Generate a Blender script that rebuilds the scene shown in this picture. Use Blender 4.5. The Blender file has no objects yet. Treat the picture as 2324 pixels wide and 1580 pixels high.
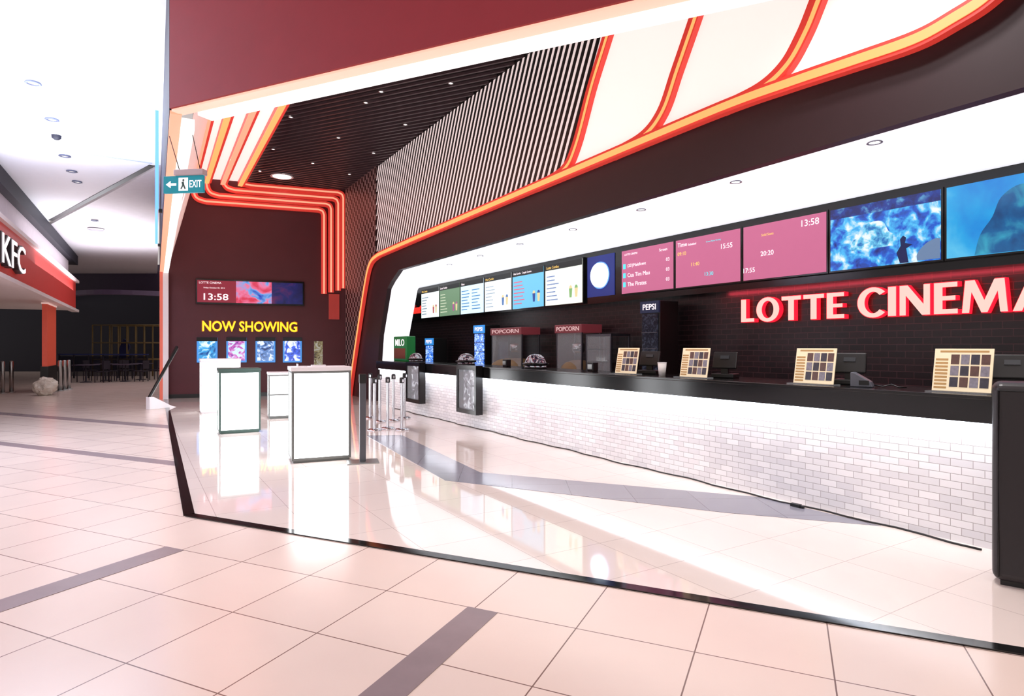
import bpy, math, random, bmesh
from mathutils import Matrix, Vector, noise
random.seed(4)
sc=bpy.context.scene
F=1385.;H=1.5;CX=1162.;HY=787.
CAM=Vector((0,0,H))
sc.view_settings.view_transform='Standard'
# ---------------------------------------------------------------- frames
def frame(o,xd,z=0):
    x=Vector((xd[0],xd[1],0)).normalized(); y=Vector((-x.y,x.x,0))
    return Matrix(((x.x,y.x,0,o[0]),(x.y,y.y,0,o[1]),(0,0,1,z),(0,0,0,1)))
def hit(M,px,py,y=0):
    Mi=M.inverted(); c=Mi@CAM; d=Mi.to_3x3()@Vector(((px-CX)/F,1,(HY-py)/F))
    t=(y-c.y)/d.y; p=c+d*t; return (p.x,p.z)
def gp(px,py,z=0):
    Y=F*(H-z)/(py-HY); return ((px-CX)/F*Y, Y)
def at(M,x=0,y=0,z=0,rot=0):
    return M@Matrix.Translation((x,y,z))@Matrix.Rotation(rot,4,'Z')
def loc(M,p,z=0):
    v=M.inverted()@Vector((p[0],p[1],z)); return v
U=Vector((.6159,-1)).normalized(); N=Vector((-U.y,U.x))
def MR(d): return frame((N.x*d,N.y*d),U)
E=Vector((2.211,-1)).normalized(); Mv=Vector((-E.y,E.x))
MF=frame((0,0),E)
MS=frame((.13,0),(-.585,1))
MB=frame((-5.248,19.28),(2.767,1))
MK=frame((-3.49,0),(-.586,1))
MW=frame((0,0),(1,0))
# ---------------------------------------------------------------- meshes
class G:
    def __init__(s): s.v=[];s.f=[];s.m=[];s.sm=[]
    def add(s,vs,fs,mi=0,smooth=False):
        b=len(s.v); s.v+= [tuple(v) for v in vs]
        for f in fs: s.f.append([b+i for i in f]); s.m.append(mi); s.sm.append(smooth)
        return s
    def box(s,x0,x1,y0,y1,z0,z1,mi=0):
        vs=[(x,y,z) for z in (z0,z1) for y in (y0,y1) for x in (x0,x1)]
        return s.add(vs,[(0,2,3,1),(4,5,7,6),(0,1,5,4),(1,3,7,5),(3,2,6,7),(2,0,4,6)],mi)
    def prism(s,pts,y0,y1,mi=0):
        n=len(pts); vs=[(p[0],y0,p[1]) for p in pts]+[(p[0],y1,p[1]) for p in pts]
        fs=[tuple(range(n)),tuple(range(2*n-1,n-1,-1))]+[(i,i+n,(i+1)%n+n,(i+1)%n) for i in range(n)]
        return s.add(vs,fs,mi)
    def slab(s,pts,z0,z1,mi=0):
        n=len(pts); vs=[(p[0],p[1],z0) for p in pts]+[(p[0],p[1],z1) for p in pts]
        fs=[tuple(range(n-1,-1,-1)),tuple(range(n,2*n))]+[(i,(i+1)%n,(i+1)%n+n,i+n) for i in range(n)]
        return s.add(vs,fs,mi)
    def lathe(s,prof,cx=0,cy=0,n=24,mi=0,axis='z',cz=0):
        vs=[];fs=[];k=len(prof)
        for i in range(n):
            a=2*math.pi*i/n
            for r,h in prof:
                if axis=='z': vs.append((cx+r*math.cos(a),cy+r*math.sin(a),cz+h))
                elif axis=='y': vs.append((cx+r*math.cos(a),cy+h,cz+r*math.sin(a)))
                else: vs.append((cx+h,cy+r*math.cos(a),cz+r*math.sin(a)))
        for i in range(n):
            j=(i+1)%n
            for q in range(k-1): fs.append((i*k+q,j*k+q,j*k+q+1,i*k+q+1))
        s.add(vs,fs,mi,True)
        return s
    def ribbon(s,pts,w,y0,y1,mi=0):
        n=len(pts); L=[];Rr=[]
        for i in range(n):
            a=Vector(pts[max(i-1,0)]);b=Vector(pts[min(i+1,n-1)]); t=(b-a)
            if t.length<1e-6: t=Vector((1,0))
            t.normalize(); nn=Vector((-t.y,t.x))*w/2; p=Vector(pts[i]); L.append(p+nn);Rr.append(p-nn)
        vs=[]
        for i in range(n):
            vs+=[(L[i].x,y0,L[i].y),(Rr[i].x,y0,Rr[i].y),(Rr[i].x,y1,Rr[i].y),(L[i].x,y1,L[i].y)]
        fs=[(0,1,2,3),tuple(4*(n-1)+k for k in (3,2,1,0))]
        for i in range(n-1):
            a=4*i;b=a+4
            for k in range(4): fs.append((a+k,b+k,b+(k+1)%4,a+(k+1)%4))
        return s.add(vs,fs,mi)
    def tube(s,pts,r,n=8,mi=0):
        vs=[];fs=[];m=len(pts)
        for i in range(m):
            a=Vector(pts[max(i-1,0)]);b=Vector(pts[min(i+1,m-1)]);t=(b-a).normalized()
            up=Vector((0,0,1)) if abs(t.z)<.9 else Vector((1,0,0))
            x=t.cross(up).normalized();y=t.cross(x)
            for k in range(n):
                an=2*math.pi*k/n; vs.append(Vector(pts[i])+x*r*math.cos(an)+y*r*math.sin(an))
        for i in range(m-1):
            for k in range(n): fs.append((i*n+k,i*n+(k+1)%n,(i+1)*n+(k+1)%n,(i+1)*n+k))
        fs.append(tuple(range(n-1,-1,-1))); fs.append(tuple((m-1)*n+k for k in range(n)))
        return s.add(vs,fs,mi,True)
    def mesh(s,name,mats):
        me=bpy.data.meshes.new(name); me.from_pydata(s.v,[],s.f)
        for m in mats: me.materials.append(m)
        me.polygons.foreach_set('material_index',s.m); me.polygons.foreach_set('use_smooth',s.sm)
        me.update()
        bm=bmesh.new(); bm.from_mesh(me); bmesh.ops.recalc_face_normals(bm,faces=bm.faces); bm.to_mesh(me); bm.free()
        return me
def smooth(pts,k=6):
    o=[];n=len(pts)
    for i in range(n-1):
        p0=Vector(pts[max(i-1,0)]);p1=Vector(pts[i]);p2=Vector(pts[i+1]);p3=Vector(pts[min(i+2,n-1)])
        for j in range(k):
            t=j/k
            o.append(tuple(.5*((2*p1)+(-p0+p2)*t+(2*p0-5*p1+4*p2-p3)*t*t+(-p0+3*p1-3*p2+p3)*t**3)))
    o.append(tuple(pts[-1])); return o
WM={}
def _obj(name,data,M,parent=None):
    o=bpy.data.objects.new(name,data); sc.collection.objects.link(o); WM[o]=M.copy()
    if parent is not None:
        o.parent=parent; o.matrix_basis=WM[parent].inverted()@M
    else: o.matrix_basis=M
    return o
def L_(m): return m if isinstance(m,(list,tuple)) else [m]
def bev(o,w,seg=2):
    b=o.modifiers.new('bevel','BEVEL'); b.width=w; b.segments=seg; b.limit_method='ANGLE'; return o
def thing(name,label,cat,M,g=None,mat=None,group=None,bevel=0):
    o=_obj(name,g.mesh(name,L_(mat)) if g else None,M)
    o['label']=label;o['category']=cat
    if group:o['group']=group
    if g is None:o.empty_display_size=.1
    if bevel: bev(o,bevel)
    return o
def part(parent,name,g,mat,label=None,M=None,bevel=0):
    o=_obj(name,g.mesh(name,L_(mat)),M if M is not None else WM[parent],parent)
    if label:o['label']=label
    if bevel: bev(o,bevel)
    return o
def struct(name,g,mat,M=MW):
    o=_obj(name,g.mesh(name,L_(mat)),M); o['kind']='structure'; return o
def dup(o,M):
    c=o.copy(); sc.collection.objects.link(c); WM[c]=M.copy(); c.matrix_basis=M
    for ch in list(o.children): _dupc(ch,c)
    return c
def _dupc(ch,newp):
    k=ch.copy(); sc.collection.objects.link(k); k.parent=newp; k.matrix_basis=ch.matrix_basis.copy()
    WM[k]=WM[newp]@k.matrix_basis
    for g in list(ch.children): _dupc(g,k)
def textg(body,x0,z0,h,w=None,ext=.01,off=0.0,y=0,shear=0):
    cu=bpy.data.curves.new('t','FONT'); cu.body=body; cu.size=1; cu.extrude=.05; cu.offset=off; cu.shear=shear; cu.resolution_u=3
    o=bpy.data.objects.new('t',cu); sc.collection.objects.link(o)
    bpy.context.view_layer.update(); dg=bpy.context.evaluated_depsgraph_get()
    me=bpy.data.meshes.new_from_object(o.evaluated_get(dg))
    xs=[v.co.x for v in me.vertices];ys=[v.co.y for v in me.vertices]
    a,b,c,d=min(xs),max(xs),min(ys),max(ys)
    s=h/(d-c); sx=s if w is None else w/(b-a)
    g=G(); vs=[]
    for v in me.vertices:
        vs.append((x0+(v.co.x-a)*sx,y-(v.co.z+.05)*ext*10,z0+(v.co.y-c)*s))
    g.add(vs,[tuple(p.vertices) for p in me.polygons])
    bpy.data.objects.remove(o); bpy.data.curves.remove(cu); bpy.data.meshes.remove(me)
    return g
def arcring(cx,cz,ro,rzo,ri,rzi,a0,a1,n=28):
    q=[]
    for i in range(n):
        a=math.radians(a0+(a1-a0)*i/n);b=math.radians(a0+(a1-a0)*(i+1)/n)
        q.append([(cx+ro*math.cos(a),cz+rzo*math.sin(a)),(cx+ro*math.cos(b),cz+rzo*math.sin(b)),(cx+ri*math.cos(b),cz+rzi*math.sin(b)),(cx+ri*math.cos(a),cz+rzi*math.sin(a))])
    return q
LET={
'L':(.60,[[(0,0),(.60,0),(.60,.15),(.22,.15),(.22,1),(0,1)]]),
'T':(.78,[[(.28,0),(.50,0),(.50,.84),(.78,.84),(.78,1),(0,1),(0,.84),(.28,.84)]]),
'E':(.62,[[(0,0),(.62,0),(.62,.15),(.22,.15),(.22,.43),(.56,.43),(.56,.57),(.22,.57),(.22,.85),(.61,.85),(.61,1),(0,1)]]),
'I':(.23,[[(0,0),(.23,0),(.23,1),(0,1)]]),
'N':(.86,[[(0,0),(.17,0),(.17,.68),(.64,0),(.86,0),(.86,1),(.69,1),(.69,.34),(.23,1),(0,1)]]),
'M':(1.1,[[(0,0),(.17,0),(.23,.66),(.48,0),(.62,0),(.87,.66),(.93,0),(1.1,0),(1.02,1),(.79,1),(.55,.36),(.31,1),(.08,1)]]),
'A':(.96,[[(0,0),(.2,0),(.48,.78),(.48,1),(.36,1)],[(.96,0),(.76,0),(.48,.78),(.48,1),(.60,1)],[(.27,.2),(.33,.36),(.63,.36),(.69,.2)]]),
'O':(1.0,arcring(.5,.5,.5,.53,.27,.38,0,360)),
'C':(.86,arcring(.5,.5,.5,.53,.28,.38,42,318)),
}
def block(word,x0,z0,h,w,y0,y1,grow=0.0):
    tot=sum(LET[c][0] for c in word)+.12*(len(word)-1); sx=w/tot; g=G(); x=0
    for c in word:
        wd,ps=LET[c]
        for p in ps:
            q=[]
            for (a,b) in p:
                aa=wd/2+(a-wd/2)*(1+grow/wd*1.2); bb=.5+(b-.5)*(1+grow)
                q.append((x0+(x+aa)*sx,z0+bb*h))
            g.prism(q,y0,y1)
        x+=wd+.12
    return g
# ---------------------------------------------------------------- materials
def C(r,g,b):
    f=lambda c:(c/255/12.92 if c/255<=.04045 else ((c/255+.055)/1.055)**2.4)
    return (f(r),f(g),f(b),1)
def nodes(name):
    m=bpy.data.materials.new(name); m.use_nodes=True; nt=m.node_tree; b=nt.nodes['Principled BSDF']; return m,nt,b
def mat(name,col,rough=.5,metal=0,emit=None,es=0,var=.08,scale=6,bump=0,alpha=1):
    m,nt,b=nodes(name)
    tc=nt.nodes.new('ShaderNodeTexCoord'); no=nt.nodes.new('ShaderNodeTexNoise'); no.inputs['Scale'].default_value=scale; no.inputs['Detail'].default_value=3
    nt.links.new(tc.outputs['Object'],no.inputs['Vector'])
    mx=nt.nodes.new('ShaderNodeMix'); mx.data_type='RGBA'
    mx.inputs[6].default_value=tuple(c*(1-var) for c in col[:3])+(1,); mx.inputs[7].default_value=tuple(min(c*(1+var),1) for c in col[:3])+(1,)
    nt.links.new(no.outputs['Fac'],mx.inputs[0]); nt.links.new(mx.outputs[2],b.inputs['Base Color'])
    b.inputs['Roughness'].default_value=rough; b.inputs['Metallic'].default_value=metal
    if emit: b.inputs['Emission Color'].default_value=emit; b.inputs['Emission Strength'].default_value=es
    if alpha<1: b.inputs['Alpha'].default_value=alpha
    if bump:
        bp=nt.nodes.new('ShaderNodeBump'); bp.inputs['Strength'].default_value=bump; nt.links.new(no.outputs['Fac'],bp.inputs['Height']); nt.links.new(bp.outputs['Normal'],b.inputs['Normal'])
    return m
def glow(name,col,s): return mat(name,tuple(c*.3 for c in col[:3])+(1,),.5,0,col,s)
def math_(nt,op,a,b=None):
    n=nt.nodes.new('ShaderNodeMath'); n.operation=op
    for i,v in enumerate((a,b)):
        if v is None: continue
        if isinstance(v,(int,float)): n.inputs[i].default_value=v
        else: nt.links.new(v,n.inputs[i])
    return n.outputs[0]
def tilemat(name,col,grout,size,ox,oy,rough,gw,var=.06,spec=.5,coat=0):
    m,nt,b=nodes(name)
    tc=nt.nodes.new('ShaderNodeTexCoord'); sp=nt.nodes.new('ShaderNodeSeparateXYZ'); nt.links.new(tc.outputs['Object'],sp.inputs[0])
    x=math_(nt,'SUBTRACT',sp.outputs[0],ox-size*200); y=math_(nt,'SUBTRACT',sp.outputs[1],oy-size*200)
    px=math_(nt,'PINGPONG',x,size/2);py=math_(nt,'PINGPONG',y,size/2)
    g=math_(nt,'LESS_THAN',math_(nt,'MINIMUM',px,py),gw)
    cx=math_(nt,'FLOOR',math_(nt,'DIVIDE',x,size));cy=math_(nt,'FLOOR',math_(nt,'DIVIDE',y,size))
    cb=nt.nodes.new('ShaderNodeCombineXYZ'); nt.links.new(cx,cb.inputs[0]);nt.links.new(cy,cb.inputs[1])
    wn=nt.nodes.new('ShaderNodeTexWhiteNoise'); nt.links.new(cb.outputs[0],wn.inputs['Vector'])
    no=nt.nodes.new('ShaderNodeTexNoise'); no.inputs['Scale'].default_value=3; no.inputs['Detail'].default_value=6; nt.links.new(tc.outputs['Object'],no.inputs['Vector'])
    fac=math_(nt,'MULTIPLY',math_(nt,'ADD',wn.outputs['Value'],no.outputs['Fac']),.5)
    mx=nt.nodes.new('ShaderNodeMix');mx.data_type='RGBA'
    mx.inputs[6].default_value=tuple(c*(1-var) for c in col[:3])+(1,);mx.inputs[7].default_value=tuple(min(1,c*(1+var)) for c in col[:3])+(1,)
    nt.links.new(fac,mx.inputs[0])
    m2=nt.nodes.new('ShaderNodeMix');m2.data_type='RGBA'; m2.inputs[7].default_value=grout
    nt.links.new(g,m2.inputs[0]);nt.links.new(mx.outputs[2],m2.inputs[6]);nt.links.new(m2.outputs[2],b.inputs['Base Color'])
    b.inputs['Roughness'].default_value=rough; b.inputs['Specular IOR Level'].default_value=spec; b.inputs['Coat Weight'].default_value=coat; b.inputs['Coat Roughness'].default_value=.03
    return m
def brickmat(name,c1,c2,mort,bw,rh,ms,rough,bump=.3):
    m,nt,b=nodes(name)
    tc=nt.nodes.new('ShaderNodeTexCoord'); sp=nt.nodes.new('ShaderNodeSeparateXYZ'); cb=nt.nodes.new('ShaderNodeCombineXYZ')
    nt.links.new(tc.outputs['Object'],sp.inputs[0]);nt.links.new(sp.outputs[0],cb.inputs[0]);nt.links.new(sp.outputs[2],cb.inputs[1])
    br=nt.nodes.new('ShaderNodeTexBrick'); nt.links.new(cb.outputs[0],br.inputs['Vector'])
    br.inputs['Scale'].default_value=1;br.inputs['Brick Width'].default_value=bw;br.inputs['Row Height'].default_value=rh;br.inputs['Mortar Size'].default_value=ms
    br.inputs['Color1'].default_value=c1;br.inputs['Color2'].default_value=c2;br.inputs['Mortar'].default_value=mort; br.inputs['Mortar Smooth'].default_value=.1
    nt.links.new(br.outputs['Color'],b.inputs['Base Color']); b.inputs['Roughness'].default_value=rough
    bp=nt.nodes.new('ShaderNodeBump');bp.inputs['Strength'].default_value=bump;bp.inputs['Distance'].default_value=.005;bp.invert=True
    nt.links.new(br.outputs['Fac'],bp.inputs['Height']);nt.links.new(bp.outputs['Normal'],b.inputs['Normal'])
    return m
def imagemat(name,stops,scale,es,dist=1.5,detail=4,seed=0):
    m,nt,b=nodes(name)
    tc=nt.nodes.new('ShaderNodeTexCoord');mp=nt.nodes.new('ShaderNodeMapping');mp.inputs['Location'].default_value=(seed,seed*.7,seed*1.3)
    no=nt.nodes.new('ShaderNodeTexNoise');no.inputs['Scale'].default_value=scale;no.inputs['Detail'].default_value=detail;no.inputs['Distortion'].default_value=dist
    cr=nt.nodes.new('ShaderNodeValToRGB')
    nt.links.new(tc.outputs['Object'],mp.inputs[0]);nt.links.new(mp.outputs[0],no.inputs['Vector']);nt.links.new(no.outputs['Fac'],cr.inputs[0])
    el=cr.color_ramp.elements
    while len(el)<len(stops): el.new(.5)
    for e,(p,c) in zip(el,stops): e.position=p;e.color=c
    nt.links.new(cr.outputs[0],b.inputs['Emission Color']);b.inputs['Emission Strength'].default_value=es
    b.inputs['Base Color'].default_value=(.01,.01,.02,1);b.inputs['Roughness'].default_value=.2
    return m
m_mall=tilemat('mall_tile',C(226,206,194),C(120,94,86),.61,.192,3.10,.2,.0035,.06)
m_lob=tilemat('lobby_tile',C(236,222,213),C(196,180,172),.6,0,0,.05,.0028,.03,.6,.35)
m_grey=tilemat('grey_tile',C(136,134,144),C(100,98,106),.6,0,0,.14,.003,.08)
m_acc=mat('accent_tile',C(142,126,128),.25,var=.12)
m_blackst=mat('black_granite',C(18,18,18),.08,var=.6,scale=60)
m_fascia=mat('maroon_fascia',C(146,30,42),.6)
m_maroon=mat('maroon_wall',C(78,24,32),.55,var=.12,scale=2)
m_dark=mat('charcoal_panel',C(46,28,32),.5)
m_black=mat('black_paint',C(10,9,10),.4)
m_blackg=mat('black_gloss',C(12,12,13),.15)
m_navy=mat('dark_navy',C(18,16,34),.6)
m_white=mat('white_paint',C(240,236,238),.5,var=.02)
m_whitepink=mat('white_panel',C(245,225,222),.5,emit=C(255,215,205),es=.4,var=.02)  # pink light on the white panel put in as tint and emission
m_peach=glow('peach_led',C(255,190,168),1.1)
m_whiteled=glow('white_led',C(255,246,243),1.2)
m_red=mat('red_lacquer',C(200,58,52),.4,emit=C(228,62,50),es=.5)
m_orange=glow('orange_led',C(255,165,98),1.3)
m_pinkled=glow('pink_led',C(255,165,132),1.1)
m_cream=mat('backlit_cream',C(250,232,225),.5,emit=C(255,232,226),es=.85,var=.02)
m_slat=mat('light_slat',C(240,232,230),.4,emit=C(240,228,226),es=.55,var=.04)  # slats are no lamp; emission puts extra brightness into them
m_cslat=mat('dark_slat',C(72,60,64),.3,var=.3,scale=3)
m_chrome=mat('chrome',C(200,200,205),.15,1)
m_steel=mat('steel_frame',C(170,172,170),.3,.9)
m_pframe=mat('grey_pedestal_frame',C(120,124,122),.45,.3)
m_greenf=mat('green_grey_frame',C(74,96,90),.35,.5)
m_box=glow('lightbox_panel',C(250,252,255),6)
m_led=glow('led_strip',C(235,242,255),5)
m_kceil=mat('service_ceiling',C(250,250,252),.5,emit=C(245,248,255),es=.85,var=.01)  # emission stands in for kitchen lighting on the ceiling and reveal
m_brickw=brickmat('white_mosaic',C(244,243,244),C(224,223,226),C(168,162,162),.15,.058,.0024,.22,.4)
m_brickb=brickmat('black_mosaic',C(34,20,23),C(20,13,15),C(60,34,38),.2,.085,.005,.3,.4)
m_glass=mat('clear_glass',C(220,230,235),.03,alpha=.2)
m_yell=glow('yellow_letters',C(255,200,32),1.6)
m_letred=glow('red_letter_side',C(240,16,34),3)
m_letpk=glow('letter_face',C(255,196,184),1.1)
m_tw=glow('white_text',C(255,240,245),1.2)
m_ty=glow('yellow_text',C(255,210,110),1.0)
m_tc=glow('cyan_text',C(90,230,240),1.0)
m_scr=glow('maroon_screen',C(204,108,146),.85)
m_scr2=glow('crimson_screen',C(150,40,60),.7)
m_ceil=mat('mall_ceiling',C(240,243,250),.6,var=.02)
m_orangep=mat('orange_column',C(222,96,72),.4,emit=C(222,70,50),es=.15)
m_leath=mat('black_leather',C(26,20,24),.42,bump=.15,scale=90)
m_paper=mat('paper_white',C(235,230,225),.6)
m_foil=mat('crumpled_plastic',C(215,205,190),.3,bump=.6,scale=14)
# ---------------------------------------------------------------- room shell
R=MR(5.62)
def P2(M,x,y): v=M@Vector((x,y,0)); return (v.x,v.y)
struct('floor',G().slab([(-45,-5),(14,-5),(14,45),(-45,45)],-.1,0),m_mall,MF)
c0=gp(430,1170); Sx=lambda Y,c=.303:(c-.585*Y,Y)
frt=lambda e,m:P2(MF,e,m)
e0=loc(MF,c0)
farL=Sx(18.2); corner=P2(MB,.3,.2)
kR=P2(MR(8.3),1.9,0); kL=P2(MR(8.3),-21,0)
lobpts=[c0,(frt(e0.x+6.5,e0.y)),kR,kL,corner,farL]
Ri=MR(0).inverted()
struct('floor.001',G().slab([tuple((Ri@Vector((p[0],p[1],0)))[:2]) for p in lobpts],.0,.006),m_lob,MR(0))
struct('trim_1',G().box(e0.x,e0.x+7.5,e0.y-.042,e0.y+.042,0,.009),m_blackst,MF)
sx0=c0[1]*1.1585
MS2=frame((.303,0),(-.585,1))
struct('trim_2',G().box(sx0,18.1*1.1585,-.045,.045,0,.009),m_blackst,MS2)
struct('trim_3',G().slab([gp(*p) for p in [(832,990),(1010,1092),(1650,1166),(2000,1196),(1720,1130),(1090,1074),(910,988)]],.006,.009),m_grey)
struct('trim_5',G().box(-1.68,-1.49,.6,3.10,0,.003),m_acc,MF)
struct('trim_6',G().box(-4.25,-4.05,.6,3.10,0,.003),m_acc,MF)
struct('trim_7',G().box(-16,-6.3,5.25,5.45,0,.003),m_acc,MF)
struct('trim_8',G().box(-20,-8.3,7.6,7.9,0,.003),m_acc,MF)
# front fascia
ZF=3.65; ZC=6.45; ZM=5.5
ef=loc(MF,(.13-.585*5.5,5.5)).x
struct('wall_front',G().box(ef,6.8,3.74,3.84,ZF,ZC+.3),m_fascia,MF)
struct('trim_10',G().box(ef,6.8,3.76,3.87,ZF-.02,ZF-.001),m_peach,MF)
struct('trim_11',G().box(ef+.2,6.8,3.87,4.02,ZF-.05,ZF+.05),m_whiteled,MF)
struct('trim_12',G().box(ef+.1,6.8,3.85,4.0,ZF+.05,ZC+.3),m_black,MF)
# side fascia
xa,xb=6.42,20.35
struct('wall_left',G().box(xa,xb,-.08,0,ZF,ZC+.2),m_navy,MS)
struct('trim_13',G().box(xa,xb,-.1,-.005,ZF-.03,ZF-.001),m_pinkled,MS)
struct('trim_14',G().box(xa+.3,xb,-.22,-.1,ZF-.05,ZF+.05),m_whiteled,MS)
g=G().add([(xa+.2,-.2,ZF+.05),(xb+.1,-.2,ZF+.05),(xb+.6,-.89,ZC),(xa-1.2,-.89,ZC)],[(0,1,2,3)])
struct('wall_left.001',g,m_whitepink,MS)
struct('trim_15',G().box(xb-.35,xb,-.08,0,0,ZF),mat('leg_peach',C(200,100,85),.5,emit=C(240,110,80),es=.3),MS)
struct('trim_16',G().box(xb-.35,xb,-.22,-.08,0,ZF),m_white,MS)
th=thing('light_tube','long blue glowing tube on the dark fascia side','light fixture',at(MS,11.6,.06,0),group='blue fascia tubes')
part(th,'tube',G().box(-.04,.04,0,.05,3.75,5.35),glow('blue_led',C(80,130,255),3))
part(th,'bracket',G().box(-.05,.05,-.05,.0,3.70,3.75),m_black)
dup(th,at(MS,15.5,.06,0))
# back wall
struct('wall_back',G().box(-5.1,.2,0,.15,0,ZC+.1),m_maroon,MB)
struct('baseboard_back',G().box(-5.05,0,-.02,0,0,.12),m_black,MB)
def inter(p,d,q,e):
    den=d[0]*e[1]-d[1]*e[0]; t=((q[0]-p[0])*e[1]-(q[1]-p[1])*e[0])/den; return (p[0]+d[0]*t,p[1]+d[1]*t)
sd=(-.585,1); rd=(-.6159,1); bd=(2.767,1); fd=(2.211,-1)
def quad(yS):
    sp=P2(MS,0,yS); rp=P2(R,0,0); bp=P2(MB,0,0); fp=P2(MF,0,4.0)
    return [inter(sp,sd,fp,fd),inter(rp,rd,fp,fd),inter(rp,rd,bp,bd),inter(sp,sd,bp,bd)]
struct('ceiling',G().slab(quad(-.6),ZC+.02,ZC+.1),m_black)
q=quad(-2.2); ql=quad(-.88)
struct('trim_17',G().slab([ql[0],q[0],q[3],ql[3]],ZC-.01,ZC+.015),m_cream)
g=G(); Fi=MF.inverted(); qf=[tuple((Fi@Vector((p[0],p[1],0)))[:2]) for p in q]
mm=4.1
while mm<25:
    xs=[]
    for i in range(4):
        a=qf[i];b=qf[(i+1)%4]
        if (a[1]-mm)*(b[1]-mm)<0:
            t=(mm-a[1])/(b[1]-a[1]); xs.append(a[0]+(b[0]-a[0])*t)
    if len(xs)==2: g.box(min(xs),max(xs),mm-.02,mm+.02,ZC-.03,ZC+.02)
    mm+=.17
struct('ceiling.001',g,m_cslat,MF)
# right wall (arch plane)
sC=hit(R,785,800)[0]; sE=1.55; ZO=3.43
leg_in=[hit(R,852,905),hit(R,862,760),hit(R,879,655),hit(R,888,638),hit(R,905,622)]
leg_in[0]=(leg_in[0][0],0)
poly=[(sC,0),leg_in[0]]+leg_in[1:4]+[(leg_in[4][0],ZO),(sE,ZO),(sE,ZC+.1),(sC,ZC+.1)]
struct('wall_right',G().prism(poly,0,.12),m_dark,R)
line=[hit(R,*p) for p in [(800,906),(806,850),(822,740),(838,640),(848,600),(862,583),(890,569),(1050,500),(1225,426),(1400,353),(1650,250),(1800,196),(1950,146),(2090,98),(2180,50),(2250,5),(2300,-50),(2380,-190),(2450,-420)]]
line[0]=(line[0][0],0.0)
ZL=4.10
main_full=smooth(line,6)
sm_=lambda x:min(main_full,key=lambda p:abs(p[0]-x))
def rib(pts): return smooth([hit(R,*p) for p in pts],7)
rib1=rib([(1225,426),(1285,392),(1315,335),(1350,205),(1378,115),(1395,60),(1425,-40)])
rib2=rib([(1400,353),(1468,315),(1512,258),(1545,165),(1580,65),(1605,-8),(1640,-100),(1680,-210)])
rib3=rib([(1650,250),(1735,208),(1793,155),(1833,85),(1862,15),(1892,-65),(1935,-190),(1985,-370)])
i1,i2,i3=8*6,9*6,10*6
rib4=main_full[i3:]
bk=[(sC,0)]+main_full[:i1]+rib1+[(rib1[-1][0],ZC),(sC,ZC)]
struct('wall_right.001',G().prism(bk,-.012,0),m_black,R)
def checkmat():
    m,nt,b=nodes('woven_panel')
    tc=nt.nodes.new('ShaderNodeTexCoord');mp=nt.nodes.new('ShaderNodeMapping');mp.inputs['Location'].default_value=(.03,.071,.02)
    ck=nt.nodes.new('ShaderNodeTexChecker');ck.inputs['Scale'].default_value=7
    ck.inputs['Color1'].default_value=C(150,128,128);ck.inputs['Color2'].default_value=C(36,26,30)
    nt.links.new(tc.outputs['Object'],mp.inputs[0]);nt.links.new(mp.outputs[0],ck.inputs['Vector']);nt.links.new(ck.outputs[0],b.inputs['Base Color']);b.inputs['Roughness'].default_value=.4
    return m
s860=hit(R,856,500)[0]
ck=[(sC+.02,0)]+[p for p in main_full[:30] if p[0]<=s860]+[(s860,ZC),(sC+.02,ZC)]
struct('wall_right.002',G().prism(ck,-.03,-.012),checkmat(),R)
def ribx(rb,z):
    for a,b in zip(rb,rb[1:]):
        if a[1]<=z<=b[1]: return a[0]+(b[0]-a[0])*(z-a[1])/(b[1]-a[1]+1e-9)
    return rb[-1][0]
g=G(); s=s860-1.3
while s<rib1[-1][0]:
    z0=ZL-.25
    zz=[z0+(ZC-.04-z0)*i/50 for i in range(51)]
    ok=[]
    for z in zz:
        x=s+.5*(z-ZL)
        if x>s860 and z>sm_(x)[1]+.06 and x<ribx(rib1,z)-.08: ok.append(z)
    if len(ok)>2:
        a,b=ok[0],ok[-1]; xa_=s+.5*(a-ZL);xb_=s+.5*(b-ZL)
        g.prism([(xa_-.03,a),(xa_+.03,a),(xb_+.03,b),(xb_-.03,b)],-.018,-.0121)
    s+=.165
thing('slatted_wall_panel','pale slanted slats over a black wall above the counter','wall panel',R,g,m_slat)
for i,(a,b) in enumerate(((rib1,rib2),(rib2,rib3),(rib3,rib4))):
    cl=lambda pts:[p for p in pts if p[1]<ZC-.04]
    p=cl(a); p=p+[(p[-1][0]+.02,ZC-.04)]
    tb=cl(b); tb=[(tb[-1][0]+.05,ZC-.04)]+list(reversed(tb))
    base=[main_full[i1:i2],main_full[i2:i3],[]][i]
    base=list(reversed(base[1:]))
    g=G().prism(p+tb+base,-.02,-.001)
    thing('backlit_panel','cream backlit wall panel between curved glowing ribs','wall panel',R,g,m_cream,group='backlit wall panels')
for i,rb in enumerate((rib1,rib2,rib3)):
    rb=[p for p in rb if p[1]<ZC-.05]
    th=thing('light_rib','curved red rib with glowing orange edge on the wall','light band',R,group='curved light ribs')
    part(th,'rib_body',G().ribbon(rb,.15,-.10,-.021),m_red)
    part(th,'light_strip',G().ribbon([(p[0]+.035,p[1]) for p in rb],.045,-.108,-.10),m_orange)
th=thing('light_band','long orange glowing band outlining the dark service arch','light band',R)
part(th,'band_body',G().ribbon([p for p in main_full if p[1]<ZC-.05],.15,-.12,-.031),m_red)
part(th,'light_strip',G().ribbon([p for p in main_full if p[1]<ZC-.05],.08,-.13,-.12),m_orange)
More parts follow.
